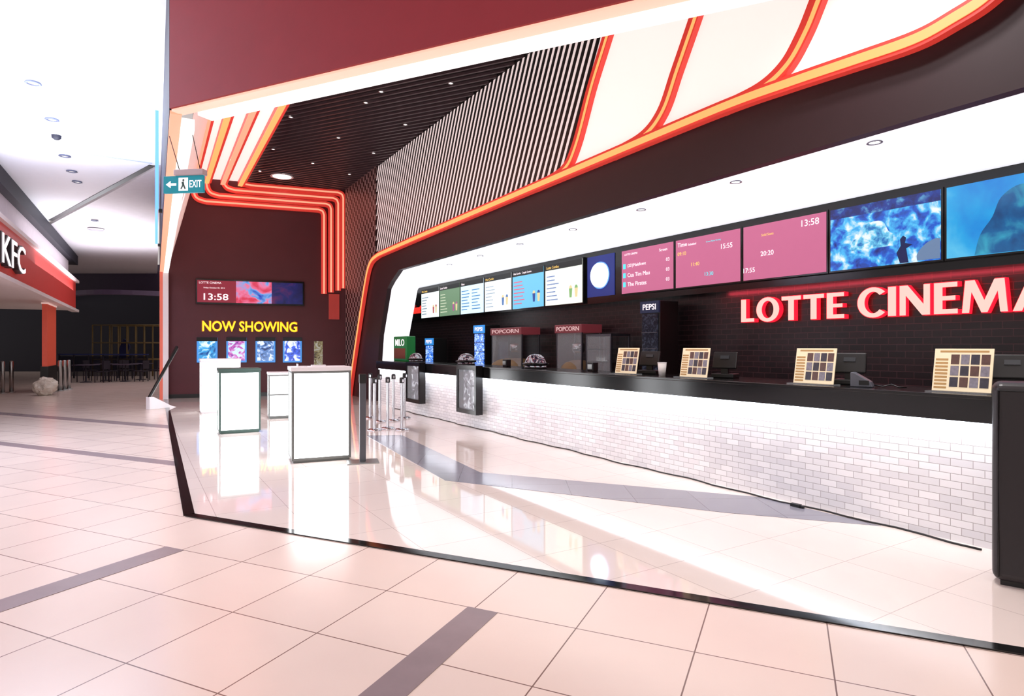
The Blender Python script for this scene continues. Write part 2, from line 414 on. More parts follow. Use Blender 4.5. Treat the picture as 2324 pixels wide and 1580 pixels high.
# ---------------------------------------------------------------- service area
d0=5.62;d1=7.92
MWs=MR(8.15)
sK=hit(MWs,922,700)[0]
struct('ceiling.002',G().box(sK,sE,d0+.12,d1,ZO,ZO+.04),m_kceil,MR(0))
rv=G(); pp=leg_in[:4]+[(leg_in[4][0],ZO)]
vs=[];fs=[]
for p in pp: vs+=[(p[0],d0+.121,p[1]),(p[0],d0+.85,p[1])]
for i in range(len(pp)-1): fs.append((2*i,2*i+1,2*i+3,2*i+2))
rv.add(vs,fs); struct('wall_side',rv,m_kceil,MR(0))
struct('wall_side.001',G().box(sK-.15,sK,d0+.13,8.3,0,ZO),m_blackg,MR(0))
struct('wall_service',G().box(sK,sE+.3,8.15,8.3,0,2.6),m_brickb,MR(0))
struct('wall_service.001',G().box(sE,sE+.15,d0,8.3,0,ZO),m_black,MR(0))
ZB=1.5+.094*9.3
struct('trim_18',G().box(sK,sE,d1,8.2,ZB,ZO),m_blackg,MR(0))
# counter
cd=5.36
MC=MR(cd)
cs0=hit(MC,862,900)[0]; cs1=1.0
cnt=thing('service_counter','long white mosaic service counter with black stone top and light strip','counter',at(MC,cs0,0,0))
Lc=cs1-cs0
part(cnt,'front_panel',G().box(0,Lc,0,.1,.006,.96),m_brickw,'white mosaic tile front')
part(cnt,'apron',G().box(-.02,Lc,-.09,.05,.94,1.11),m_blackg,'polished black apron')
part(cnt,'countertop',G().box(-.02,Lc,-.1,.62,1.11,1.14),m_blackg,'polished black stone top',bevel=.006)
part(cnt,'light_strip',G().box(0,Lc,-.035,-.005,.915,.938),m_led,'white glowing strip under the top')
part(cnt,'body',G().box(0,Lc,.1,.58,.006,1.1),m_black)
CT=1.14
for i,(a,b) in enumerate(((929,966),(1044,1096))):
    x0=hit(MC,a,900,-.1)[0];x1=hit(MC,b,900,-.1)[0]
    w=(x1-x0)*.86
    dc=thing('display_case','black framed glass display case set into the counter front','display case',at(MC,x0+.12,-.12,.28),group='counter display cases')
    f=G()
    for xx in (0,w-.06): f.box(xx,xx+.06,-.12,.02,0,.88)
    f.box(.06,w-.06,-.12,.02,0,.08).box(.06,w-.06,-.12,.02,.80,.88)
    part(dc,'frame',f,m_blackg)
    part(dc,'back_panel',G().box(.06,w-.06,.0,.02,.08,.8),imagemat('case_glow%d'%i,[(0.35,C(20,20,25)),(.52,C(120,110,120)),(.64,C(250,250,255))],7,.8,seed=i))
    part(dc,'glass_pane',G().box(.06,w-.06,-.1,-.092,.08,.8),m_glass)
pts=[]
for i in range(60):
    t=i/59; pts.append((cs0+1.2+t*(hit(MC,2240,1245)[0]-cs0-1.2),-.07+.02*math.sin(i*1.7)+.02*math.sin(i*.6),.014))
thing('power_cable','thin black cable lying along the counter base','cable',MC,G().tube(pts,.008,6),m_black)
xk,_=hit(MC,1808,1140,-.12)
g=G().box(-.05,.05,-.02,.02,.008,.04).box(.05,.08,-.015,.012,.008,.035)
thing('power_adapter','small black plug adapter on the floor by the counter','adapter',at(MC,xk,-.13,0),g,m_black,bevel=.005)
# ---------------------------------------------------------------- screens
MD=MR(d1)
def xs_(px): return hit(MD,px,600)[0]
a_=9.3
zt=1.5+.197*a_;zb=1.5+.105*a_;zbm=1.5+.096*a_
def screen(x0,x1,z0,z1,m,label,group):
    t=thing('display_screen',label,'screen',at(MD,x0,-.06,z0),group=group)
    w=x1-x0;h=z1-z0
    part(t,'frame',G().box(0,w,0,.06,0,h),m_blackg,bevel=.004)
    part(t,'screen_panel',G().box(.025,w-.025,-.006,0,.025,h-.025),m)
    return t,w,h
def stxt(t,body,fx,fz,h,m,w=None,W_=1,Hh=1):
    part(t,'lettering',textg(body,fx*W_,fz*Hh,h,w,.002,y=-.007),m)
e=[1415,1536,1690,1886,2149]
xt=[xs_(p) for p in e]; dx=(xt[4]-xt[0])/4; xt=[xt[0]+dx*i for i in range(6)]
t,w,h=screen(xt[0],xt[1]-.01,zb,zt,m_scr,'pink-maroon schedule screen listing film titles','ticket screens')
for bdy,fx,fz,hh,m in (('LOTTE CINEMA',.08,.86,.035,m_tw),('Screen',.74,.82,.05,m_tw),('(2D)Maleficent',.14,.58,.075,m_tw),('Cua Tim Mau',.14,.38,.075,m_tw),('The Pirates',.14,.18,.075,m_tw),('03',.86,.60,.06,m_tw),('03',.86,.40,.06,m_tw),('03',.86,.20,.06,m_tw)):
    stxt(t,bdy,fx,fz,hh,m,None,w,h)
for fz in (.57,.37,.17): part(t,'rating_badge',G().box(.05*w,.1*w,-.01,-.006,fz*h,(fz+.11)*h),m_tc)
t,w,h=screen(xt[1],xt[2]-.01,zb,zt,m_scr,'pink-maroon schedule screen listing show times','ticket screens')
for bdy,fx,fz,hh,m in (('Time',.05,.83,.07,m_tw),('Subtitled',.22,.83,.035,m_tw),('15:55',.72,.66,.075,m_tw),('09:10',.05,.66,.06,m_ty),('11:40',.27,.42,.06,m_ty),('13:30',.48,.2,.06,m_tc),('Screen Name Viewing',.5,.82,.03,m_tc)):
    stxt(t,bdy,fx,fz,hh,m,None,w,h)
t,w,h=screen(xt[2],xt[3]-.01,zb,zt,m_scr,'pink-maroon schedule screen showing the clock time','ticket screens')
for bdy,fx,fz,hh,m in (('13:58',.72,.80,.09,m_tw),('20:20',.24,.42,.07,m_tw),('17:55',.02,.16,.07,m_tw),('Sold Seats',.25,.76,.035,m_ty)):
    stxt(t,bdy,fx,fz,hh,m,None,w,h)
b1=imagemat('film_blue',[(.28,C(6,26,110)),(.45,C(14,90,205)),(.56,C(70,190,245)),(.68,C(240,250,255))],7,1.05,.35,9,3)
t,w,h=screen(xt[3],xt[4]-.01,zb,zt,b1,'screen with blue night street film image and lone figure','film screens')
g=G().prism([(w*.66,.03),(w*.63,.16),(w*.665,.24),(w*.66,.32),(w*.685,.36),(w*.71,.33),(w*.70,.27),(w*.76,.24),(w*.71,.2),(w*.73,.03)],-.010,-.007)
part(t,'silhouette',g,mat('silhouette_blue',C(10,20,60),.5,emit=C(8,24,80),es=.7))
part(t,'car_shape',G().prism(smooth([(w*.80,.04),(w*.80,.12),(w*.86,.22),(w*.93,.27),(w-.03,.27)])+[(w-.03,.04)],-.009,-.007),glow('pale_car',C(120,150,190),.6))
part(t,'sky_strip',G().box(.025,w-.025,-.0075,-.006,h*.82,h-.025),imagemat('night_sky',[(.4,C(6,30,110)),(.55,C(14,60,160)),(.75,C(120,210,245))],9,.9,.3,8,6))
part(t,'car_body',G().prism(smooth([(w*.22,h*.3),(w*.24,h*.45),(w*.32,h*.5),(w*.36,h*.66),(w*.5,h*.68),(w*.56,h*.52),(w*.6,h*.46),(w*.6,h*.3)],4),-.009,-.007),imagemat('car_glare',[(.35,C(20,110,190)),(.5,C(110,210,245)),(.62,C(240,252,255))],12,1,.3,8,1))
b2=imagemat('film_cyan',[(.3,C(10,120,215)),(.5,C(30,165,230)),(.75,C(120,220,245))],1.3,1.0,.3,5,8)
t,w,h=screen(xt[4],xt[5]-.01,zb,zt,b2,'screen with cyan film image and a dark hooded silhouette','film screens')
sil=smooth([(w*.22,.03),(w*.26,.25),(w*.34,.42),(w*.40,.62),(w*.52,.72),(w*.64,.66),(w*.68,.5),(w*.64,.38),(w*.78,.28),(w*.9,.03)],5)
part(t,'silhouette',G().prism(sil,-.010,-.007),imagemat('silhouette_teal',[(.35,C(10,70,125)),(.55,C(14,100,160)),(.75,C(60,180,210))],4,.9,.4,6,4))
x0=xs_(960); x1=xs_(1330); dm=(x1-x0)/6
bgs=[C(235,246,244),C(110,140,110),C(215,238,252),C(240,248,252),C(110,190,225),C(240,248,232)]
hds=['Mini Combo','Lotte Combo','Menu','Mini Combo','Mini Combo   Couple Combo','Lotte Combo']
for i in range(6):
    t,w,h=screen(x0+dm*i,x0+dm*(i+1)-.02,zbm,zt+.02,glow('menu_bg%d'%i,bgs[i],1.08),'glowing menu board screen with snack combos','menu screens')
    part(t,'header_bar',G().box(.025,w-.025,-.009,-.006,h*.84,h-.025),m_black)
    part(t,'lettering',textg(hds[i],.08,h*.87,.06,None,.002,y=-.010),[m_ty,m_tw,m_tw,m_ty,m_tw,m_ty][i])
    g=G()
    for r in range(7):
        zz=h*(.14+.09*r)
        g.box(.08,.08+random.uniform(.3,.5),-.008,-.006,zz,zz+.025,0)
        if i==2: g.box(.7,.7+random.uniform(.3,.5),-.008,-.006,zz,zz+.025,0)
    part(t,'menu_text',g,glow('menu_ink%d'%i,[C(130,150,170),C(220,230,200),C(80,145,205),C(180,195,208),C(235,110,140),C(130,150,200)][i],.85))
    if i!=2:
        for k in range(2):
            cx=w*(.7+.14*k); col=[C(200,90,90),C(190,100,160),C(0,0,0),C(90,130,190),C(50,80,160),C(140,190,120)][i]
            mm_=[glow('combo_a%d%d'%(i,k),col,.8),glow('combo_b%d%d'%(i,k),C(235,215,160),.9)]
            g=G()
            g.prism([(cx-.035,h*.16),(cx+.035,h*.16),(cx+.055,h*.36),(cx-.055,h*.36)],-.012,-.007,k)
            g.prism(smooth([(cx-.055,h*.36),(cx-.035,h*.41),(cx,h*.43),(cx+.035,h*.41),(cx+.055,h*.36)],3),-.012,-.007,1-k)
            part(t,'combo_picture',g,mm_)
x,z=hit(MD,1364,625)
t=thing('round_wall_lamp','round white glowing disc lamp on the black bulkhead','lamp',at(MD,x,0,z))
part(t,'lamp_shade',G().lathe([(0.001,-.1),(.2,-.1),(.24,-.08),(.25,0)],axis='y',n=36),glow('disc_white',C(225,240,255),2))
part(t,'halo_panel',G().box(-.42,.42,-.012,-.001,-.42,.40),mat('blue_halo_glow',C(30,40,110),.5,emit=C(40,60,170),es=.25))  # lamp's blue halo on the bulkhead, put in as a glowing panel
part(t,'rim',G().lathe([(.25,0),(.27,-.04),(.27,0)],axis='y',n=36),glow('disc_rim',C(110,170,255),1.2))
def sign(word,pxa,pxb,z0,hh,t):
    xa=hit(MWs,pxa,700,-.1)[0];xb=hit(MWs,pxb,700,-.1)[0]
    part(t,'letter_body',block(word,xa,z0,hh,xb-xa,-.09,-.001,.04),m_letred,'glowing red letter sides')
    part(t,'letter_face',block(word,xa,z0,hh,xb-xa,-.10,-.09),m_letpk,'peach lit letter faces')
t=thing('wall_sign','large glowing red channel lettering on black mosaic wall','sign',MWs)
sign('LOTTE',1682,1915,1.885,.345,t)
sign('CINEMA',1946,2400,1.885,.365,t)
x0,z0=hit(MD,938,713);x1,_=hit(MD,957,713)
t=thing('neon_sign','small red script sign on the dark wall','sign',at(MD,x0,-.01,z0))
part(t,'lettering',textg('Sweet',0,0,.3,x1-x0,.03,.01,shear=.3),glow('sweet_red',C(235,50,40),1.3))
# ---------------------------------------------------------------- back equipment
MQ=MR(7.45)
def qx(px): return hit(MQ,px,800)[0]
bc=thing('back_counter','black back counter with brushed steel top','counter',at(MQ,sK+.05,0,0))
LB=qx(1560)-sK
part(bc,'body',G().box(0,LB,-.0,.62,.006,.88),m_black)
part(bc,'countertop',G().box(0,LB,-.03,.63,.88,.92),m_steel,'brushed steel worktop')
ZQ=.92
m_pred=mat('red_sign',C(110,44,50),.4,emit=C(150,60,70),es=.2)
m_dsteel=mat('dim_steel',C(100,100,108),.35,.9)
def popcorn(pa,pb):
    x0=qx(pa);x1=qx(pb);w=x1-x0
    t=thing('popcorn_machine','steel and glass popcorn machine with red lettered header','popcorn machine',at(MQ,x0,.05,ZQ),group='popcorn machines')
    part(t,'base',G().box(0,w,0,.5,0,.12),m_dsteel,bevel=.01)
    for xx in (0,w-.03):
        for yy in (0,.47): part(t,'post',G().box(xx,xx+.03,yy,yy+.03,.12,.86),m_dsteel)
    part(t,'glass_pane',G().box(.03,w-.03,.005,.01,.12,.86),m_glass)
    part(t,'header',G().box(-.02,w+.02,-.03,.5,.86,1.03),m_pred,bevel=.01)
    part(t,'lettering',textg('POPCORN',w*.06,.90,.09,w*.88,.004,.01,y=-.032),glow('dim_text',C(230,190,190),.8))
    part(t,'kettle',G().lathe([(.001,.45),(.1,.45),(.13,.5),(.13,.62),(.11,.65),(.001,.66)],w/2,.25,20),m_chrome)
    part(t,'popcorn_heap',G().lathe([(w*.42,.12),(w*.4,.18),(w*.3,.26),(w*.15,.3),(.001,.31)],w/2,.25,14),mat('popcorn',C(130,105,72),.7,bump=1,scale=30))
    return t
popcorn(1112,1180); popcorn(1258,1316)
def tall(pa,pb,ztop,label,hd,txt,glowcol,es,hi,z0=ZQ):
    x0=qx(pa);x1=qx(pb);w=x1-x0;h=ztop-z0
    t=thing('drink_cooler',label,'cooler',at(MQ,x0,.0,z0))
    part(t,'body',G().box(0,w,.06,.5,0,h),m_black,bevel=.01)
    part(t,'door',G().box(.04,w-.04,.04,.06,.06,h-.22),imagemat('cooler'+str(pa),[(.35,(glowcol[0]*.2,glowcol[1]*.2,glowcol[2]*.3,1)),(.5,glowcol),(.62,hi)],14,es,seed=pa))
    part(t,'header',G().box(0,w,.03,.06,h-.2,h),hd)
    part(t,'lettering',textg(txt,w*.15,h-.15,.1,w*.7,.003,.01,y=.029),m_tw)
    for k in range(1,4): part(t,'shelf',G().box(.04,w-.04,.02,.04,h*.2*k,h*.2*k+.012),m_dsteel)
    return t
hb=glow('cooler_header',C(50,140,220),1.0)
tall(962,980,1.75,'slim blue lit drink cooler standing on back counter',hb,'PEPSI',C(40,120,240),1.3,C(210,235,255))
tall(1072,1096,2.05,'slim blue lit drink cooler with bright header',hb,'PEPSI',C(40,120,240),1.3,C(210,235,255))
tall(1450,1492,2.28,'tall black drink cooler with small blue header',glow('cooler_header2',C(24,40,80),.4),'PEPSI',C(26,28,38),.5,C(70,75,90))
x0=qx(1325);x1=qx(1382);w=x1-x0
t=thing('warming_cabinet','steel framed glass warming cabinet with shelves','cabinet',at(MQ,x0,.05,ZQ))
for xx in (0,w-.03):
    for yy in (0,.45): part(t,'post',G().box(xx,xx+.03,yy,yy+.03,.04,.78),m_dsteel)
part(t,'top',G().box(0,w,0,.48,.78,.82),m_dsteel);part(t,'base',G().box(0,w,0,.48,0,.04),m_dsteel)
part(t,'shelf',G().box(.03,w-.03,.01,.45,.28,.3),m_dsteel);part(t,'shelf',G().box(.03,w-.03,.01,.45,.52,.54),m_dsteel)
part(t,'glass_pane',G().box(.03,w-.03,.004,.01,.04,.78),m_glass)
MT=MR(cd+.3)
x0=hit(MT,890,800)[0];x1=hit(MT,926,800)[0]
t=thing('drink_dispenser','green chocolate drink dispenser box on the counter','dispenser',at(MT,x0+.1,0,CT))
w=(x1-x0)*.8
part(t,'body',G().box(0,w,0,.25,0,.62),mat('green_box',C(20,110,50),.4,emit=C(20,110,50),es=.25),bevel=.02)
part(t,'label_panel',G().box(.06,w-.06,-.006,0,.06,.32),mat('brown_label',C(120,60,40),.5))
part(t,'lettering',textg('MILO',w*.15,.38,.17,w*.7,.004,.01,y=-.001),m_tw)
def helm(px,r):
    x,_=hit(MT,px,820,-.1)
    t=thing('dome_bucket','glossy helmet-shaped souvenir bucket on the counter','bucket',at(MT,x,-.08,CT),group='dome buckets')
    pro=[(r*1.0,.03),(r*1.06,r*.3),(r*1.0,r*.7),(r*.8,r*1.1),(r*.45,r*1.35),(.001,r*1.42)]
    part(t,'shell',G().lathe(smooth(pro,3),n=28),imagemat('shell%d'%px,[(.38,C(20,20,30)),(.47,C(60,60,80)),(.5,C(190,60,60)),(.55,C(220,225,235))],7,.5,3,seed=px))
    part(t,'visor',G().lathe([(r*1.0,r*.25),(r*1.28,r*.42),(r*1.3,r*.5),(r*1.02,r*.6)],n=28),m_blackg)
    part(t,'base',G().lathe([(.001,0),(r*1.1,0),(r*1.1,.02),(r,.03)],n=28),m_black)
helm(942,.15);helm(1056,.16);helm(1213,.17)
MTf=MR(cd+.06)
def board(px0,px1):
    x0=hit(MTf,px0,850)[0];x1=hit(MTf,px1,850)[0]; xm=(x0+x1)/2
    return at(MTf,xm,.03,CT)
bw,bh=.40,.35
M0=board(2114,2240)
t=thing('tabletop_display_board','cream tabletop board with rows of small film pictures on clear base','display board',M0,group='counter display boards')
til=Matrix.Rotation(-.18,4,'X')
part(t,'base',G().box(-bw/2-.01,bw/2+.01,-.09,.1,0,.012),m_glass,'clear acrylic base')
part(t,'panel',G().box(-bw/2,bw/2,0,.008,.012,bh),mat('cream_board',C(240,225,190),.5,emit=C(240,220,180),es=.2),M=M0@til)
mats_=[mat('pic_dark',C(50,45,55),.4,var=.6,scale=40),mat('pic_grey',C(130,125,135),.4,var=.5,scale=40),mat('pic_brown',C(90,60,48),.4,var=.5,scale=40)]
for r in range(3):
    for c in range(4):
        xx=-bw/2+.12+c*.068; zz=.045+r*.09
        part(t,'picture',G().box(xx,xx+.057,-.003,0,zz,zz+.078),mats_[(r*4+c*2)%3],M=M0@til)
g=G()
for r in range(9): g.box(-bw/2+.012,-bw/2+.1,-.002,0,.03+r*.028,.046+r*.028)
g.box(-.16,.17,-.002,0,bh-.03,bh-.015)
part(t,'printed_list',g,mat('board_ink',C(190,150,90),.5),M=M0@til)
part(t,'support',G().box(-.03,.03,.05,.06,.012,.25),m_glass)
for a,b in ((1797,1885),(1532,1606),(1388,1443)): dup(t,board(a,b))
x,_=hit(MTf,1500,850,.1)
t=thing('paper_cup','white paper cup standing on the black counter','cup',at(MTf,x,.12,CT))
part(t,'cup_body',G().lathe([(.001,0),(.04,0),(.055,.16),(.05,.16),(.038,.01)],n=20),m_paper)
part(t,'rim',G().lathe([(.055,.158),(.058,.162),(.055,.166),(.05,.16)],n=20),m_white)
def pos(px,off=.4,lab='black touch screen cash register seen from behind on counter'):
    x,_=hit(MR(cd+.35),px,850)
    M=at(MR(cd+off),x,.05,CT,rot=.35)
    t=thing('cash_register',lab,'cash register',M,group='cash registers')
    part(t,'base',G().box(-.13,.13,-.1,.12,0,.05),m_black,bevel=.01)
    part(t,'stand',G().box(-.04,.04,-.02,.03,.05,.16),m_black)
    T=M@Matrix.Translation((0,0,.1))@Matrix.Rotation(-.3,4,'X')
    part(t,'monitor',G().box(-.14,.14,-.04,.0,0,.2),m_black,M=T,bevel=.012)
    part(t,'customer_display',G().box(-.05,.05,-.05,-.04,.11,.15),mat('lcd',C(50,55,60),.3),M=T)
for p in (1462,1632,1915,2285): pos(p)
x,_=hit(MTf,1955,865,.1)
M=at(MTf,x,.12,CT,rot=.3)
t=thing('card_reader','grey card payment terminal with coiled cable on counter','card terminal',M)
part(t,'body',G().prism([(-.09,0),(.09,0),(.07,.05),(-.06,.13),(-.09,.13)],-.05,.05),mat('grey_plastic',C(90,92,100),.35),bevel=.008)
part(t,'keypad',G().box(-.02,.06,-.053,-.05,.02,.06),m_blackg)
part(t,'cable',G().tube([(.09,0,.02),(.16,-.02,.01),(.22,.02,.03),(.28,-.03,.01),(.33,.02,.01)],.006),m_black)
for px,py in ((1150,845),(1345,850)):
    x,_=hit(MTf,px,py,.3)
    t=thing('napkin_dispenser','small dark tabletop dispenser on the counter','dispenser',at(MTf,x,.3,CT))
    part(t,'body',G().box(-.07,.07,-.05,.05,0,.13),m_black,bevel=.01); part(t,'slot_plate',G().box(-.05,.05,-.056,-.05,.03,.1),m_steel)
# ---------------------------------------------------------------- neon bands (ceiling + back wall)
def bp(px,py): return hit(MB,px,py)
bands=[(2.08,(783,440),655),(1.62,(767,452),660),(1.2,(751,465),664),(.86,(735,478),667)]
for i,(yo,cr_,bt) in enumerate(bands):
    t=thing('light_band','red band with orange glow crossing ceiling and dropping down wall','light band',MB,group='nested ceiling light bands')
    fp=P2(MF,0,4.1); sp=P2(MS,0,-yo); a=inter(sp,sd,fp,fd); b=inter(sp,sd,P2(MB,0,0),bd)
    xA=loc(MS,a).x;xB=loc(MS,b).x
    part(t,'ceiling_band',G().box(xA,xB-.1,-yo-.11,-yo+.07,ZC-.16,ZC-.031),m_red,M=MS)
    part(t,'ceiling_light_strip',G().box(xA,xB-.1,-yo-.05,-yo+.07,ZC-.18,ZC-.16),m_orange if i%2==0 else m_pinkled,M=MS)
    xb_=loc(MB,b).x; xR,zR=bp(*cr_); _,zB=bp(cr_[0],bt)
    if i==0: xR=min(xR,-.09)
    r_=.16
    if i==0: p=[(xb_,ZC-.1),(xb_+.08,zR+.03),(xb_+.3,zR)]
    else:
        p=[(xb_,ZC-.1),(xb_+.03,zR+.2),(xb_+.13,zR+.06),(xb_+.35,zR)]
    p=smooth(p,5)+smooth([(xR-r_,zR),(xR-.045,zR-.045),(xR,zR-r_)],5)+[(xR,zB)]
    part(t,'wall_band',G().ribbon(p,.165,-.10,-.001),m_red)
    part(t,'wall_light_strip',G().ribbon(p,.05,-.105,-.10),m_pinkled)
x0,z0=bp(746,725);x1,z1=bp(770,668)
thing('wall_fin','single red vertical fin under the nested bands','wall panel',MB,G().box(x0,x1,-.06,-.001,z0,z1),mat('fin_red',C(170,58,52),.5,emit=C(190,60,50),es=.2))
x0,z0=bp(445,690);x1,_=bp(690,690);_,z1=bp(560,636)
t=thing('display_screen','wide dark wall display with clock and film picture','screen',at(MB,x0,-.08,z0))
w=x1-x0;h=z1-z0
part(t,'frame',G().box(0,w,0,.08,0,h),m_blackg,bevel=.01)
part(t,'clock_panel',G().box(.04,w*.36,-.008,0,.05,h-.05),m_scr2)
part(t,'picture_panel',G().box(w*.36,w*.69,-.008,0,.05,h-.05),imagemat('pinkfilm',[(.3,C(10,60,190)),(.45,C(110,170,235)),(.52,C(240,120,160)),(.65,C(220,50,80))],2.2,1,1,seed=5))
part(t,'picture_panel',G().box(w*.69,w-.04,-.008,0,.05,h-.05),imagemat('bluefilm',[(.3,C(10,12,40)),(.5,C(26,34,110)),(.7,C(120,40,90))],1.5,.7,1,seed=9))
part(t,'lettering',textg('13:58',w*.07,h*.16,h*.26,w*.22,.002,.01,y=-.009),m_tw)
part(t,'lettering',textg('LOTTE CINEMA',w*.03,h*.8,h*.08,None,.002,.0,y=-.009),m_tw)
part(t,'lettering',textg('Friday October 03, 2014',w*.07,h*.6,h*.07,None,.002,.0,y=-.009),m_tw)
x0,z0=bp(460,752);x1,_=bp(674,752);_,z1=bp(560,730)
t=thing('wall_lettering','glowing yellow block letters on the maroon wall','sign',MB)
part(t,'letter_body',textg('NOW SHOWING',x0-.02,z0-.01,z1-z0+.03,x1-x0+.04,.05,.03,y=-.002),mat('amber_side',C(150,90,10),.4,emit=C(200,110,10),es=.6))
part(t,'letter_face',textg('NOW SHOWING',x0,z0,z1-z0,x1-x0,.008,.02,y=-.053),m_yell)
m_pf=mat('poster_frame_glow',C(60,120,180),.4,emit=C(70,150,230),es=.7)
for i,(a,b) in enumerate(((447,494),(514,560),(580,625),(642,685))):
    x0,z0=bp(a,823);x1,_=bp(b,823);_,z1=bp(b,766)
    t=thing('poster_lightbox',['backlit blue film poster in glowing frame','backlit pink and blue film poster in glowing frame','backlit blue-grey film poster in glowing frame','backlit deep blue film poster in glowing frame'][i],'poster',at(MB,x0,-.06,z0),group='film poster lightboxes')
    w=x1-x0;h=z1-z0
    part(t,'frame',G().box(0,w,0,.06,0,h),m_pf,bevel=.01)
    st=[[(.3,C(20,60,130)),(.5,C(60,160,220)),(.62,C(220,240,250))],[(.3,C(60,40,140)),(.48,C(190,90,170)),(.62,C(190,225,250))],[(.3,C(20,40,90)),(.5,C(90,130,190)),(.62,C(220,230,250))],[(.3,C(10,30,110)),(.5,C(50,90,220)),(.62,C(230,240,255))]][i]
    part(t,'poster',G().box(.05,w-.05,-.006,0,.05,h-.05),imagemat('poster%d'%i,st,5,1.4,1.5,seed=i*4))
    part(t,'title_strip',G().box(.0,w,-.008,-.001,h-.11,h-.0),m_blackg)
# ---------------------------------------------------------------- ceiling downlights
ZD=ZC-.035
def dl(px,py):
    x,y=gp(px,py,ZD); return at(MW,x,y,ZD)
M=dl(640,400)
t=thing('ceiling_downlight','large round white downlight in the slatted ceiling','downlight',M)
part(t,'rim',G().lathe([(.30,.0),(.32,-.02),(.26,-.02),(.26,.0)]),m_white)
part(t,'lens',G().lathe([(.001,-.01),(.26,-.01),(.26,.0)]),glow('downlight_lens',C(255,240,235),6))
first=None
for p in ((865,207),(1023,188),(830,232),(768,312),(848,347),(920,282),(710,370),(620,338),(660,265),(590,388),(793,395)):
    M=dl(*p)
    if first is None:
        first=thing('ceiling_downlight','small round spotlight in the dark slatted ceiling','downlight',M,group='small ceiling spotlights')
        part(first,'rim',G().lathe([(.045,.0),(.055,-.015),(.035,-.015),(.035,.0)],n=14),m_steel)
        part(first,'lens',G().lathe([(.001,-.008),(.035,-.008),(.035,.0)],n=14),glow('spot_lens',C(255,240,240),6))
    else: dup(first,M)
first=None
for p in ((1455,475),(1670,412),(1300,520),(1180,553),(1090,580),(1020,600),(1985,322)):
    x,y=gp(p[0],p[1],ZO)
    M=at(MW,x,y,ZO)
    if first is None:
        first=thing('ceiling_downlight','small recessed spotlight in white service ceiling','downlight',M,group='service ceiling spotlights')
        part(first,'rim',G().lathe([(.06,.0),(.07,-.012),(.05,-.012),(.05,.0)],n=14),mat('rim_pale',C(150,150,165),.4))
        part(first,'lens',G().lathe([(.001,-.006),(.05,-.006),(.05,.0)],n=14),glow('spot_lens2',C(255,255,255),6))
    else: dup(first,M)
# ---------------------------------------------------------------- pedestals
def pedestal(px,py,rot,w,d,h,fm,label,split=False):
    X,Y=gp(px,py,0)
    M=frame((X,Y),(math.cos(rot),math.sin(rot)),.006)
    t=thing('light_pedestal',label,'pedestal',M,group='glowing display pedestals')
    part(t,'base',G().box(.02,w-.02,.02,d-.02,0,.03),fm)
    g=G();b=.03
    for xx in (0,w-b):
        for yy in (0,d-b): g.box(xx,xx+b,yy,yy+b,.03,h-.05)
    for zz in (.03,h-.05-b)+((h*.5,) if split else ()):
        g.box(b,w-b,0,b,zz,zz+b).box(b,w-b,d-b,d,zz,zz+b).box(0,b,b,d-b,zz,zz+b).box(w-b,w,b,d-b,zz,zz+b)
    part(t,'frame',g,fm)
    part(t,'light_panel',G().box(.012,w-.012,.012,d-.012,.035,h-.055),m_box,'white glowing acrylic panels')
    part(t,'top_slab',G().box(-.01,w+.01,-.01,d+.01,h-.05,h),m_greenf if fm is m_greenf else m_white,bevel=.005)
    return t,M
p1,M1=pedestal(662,1054,.42,.74,.6,1.23,m_pframe,'tall white glowing display pedestal with metal frame')
p2,M2=pedestal(497,987,.5,.66,.55,1.12,m_greenf,'shorter white glowing display pedestal with dark green frame')
p3,M3=pedestal(609,952,.42,.66,.5,.96,m_pframe,'low white glowing display pedestal behind the tall one',True)
p4,M4=pedestal(455,940,.5,.82,.6,1.22,m_white,'tall white glowing display pedestal with white edges')
M=at(M1,.36,.3,1.23)
t=thing('leaflet_stand','small upright picture leaflet stand on top of pedestal','leaflet stand',M)
part(t,'base',G().box(-.09,.09,-.06,.06,0,.02),m_white)
part(t,'panel',G().box(-.055,.055,-.01,.0,.02,.34),imagemat('leaflet',[(.35,C(90,70,50)),(.5,C(200,180,120)),(.65,C(245,240,225))],16,.4,seed=2))
M=at(M1,.2,.2,1.23)
t=thing('clear_tray','flat clear acrylic tray on the pedestal top','tray',M)
part(t,'tray_bottom',G().box(-.12,.0,-.1,.1,0,.01),m_white);part(t,'tray_edge',G().box(-.12,-.11,-.1,.1,.01,.04),m_white)
# ---------------------------------------------------------------- stanchions
X,Y=gp(823,1050)
M=frame((X,Y),(math.cos(.3),math.sin(.3)),.006)
t=thing('barrier_post','dark square retractable belt barrier post on flat base','barrier post',M)
part(t,'base',G().box(-.2,.2,-.16,.16,0,.012),m_steel,bevel=.004)
part(t,'post',G().box(-.04,.04,-.03,.03,.012,1.08),mat('dark_post',C(90,92,98),.3,.5),bevel=.006)
part(t,'belt_head',G().box(-.045,.045,-.045,.045,1.02,1.14),m_black,bevel=.008)
first=None
for px,py in ((850,978),(880,974),(912,977),(862,958),(893,956),(918,950),(840,950)):
    X,Y=gp(px,py); M=at(MW,X,Y,.006,rot=random.random())
    if first is None:
        first=thing('stanchion','chrome belt stanchion with round base','stanchion',M,group='chrome stanchions by the arch')
        part(first,'base',G().lathe([(.001,0),(.13,0),(.13,.012),(.1,.03),(.03,.04),(.001,.04)]),m_chrome)
        part(first,'post',G().lathe([(.028,.035),(.028,.84)],n=18),m_chrome)
        part(first,'belt_head',G().lathe([(.001,.84),(.042,.84),(.042,.92),(.036,.94),(.001,.945)],n=18),m_black)
        part(first,'belt_clip',G().box(-.015,.015,-.055,-.04,.86,.91),m_chrome)
    else: dup(first,M)
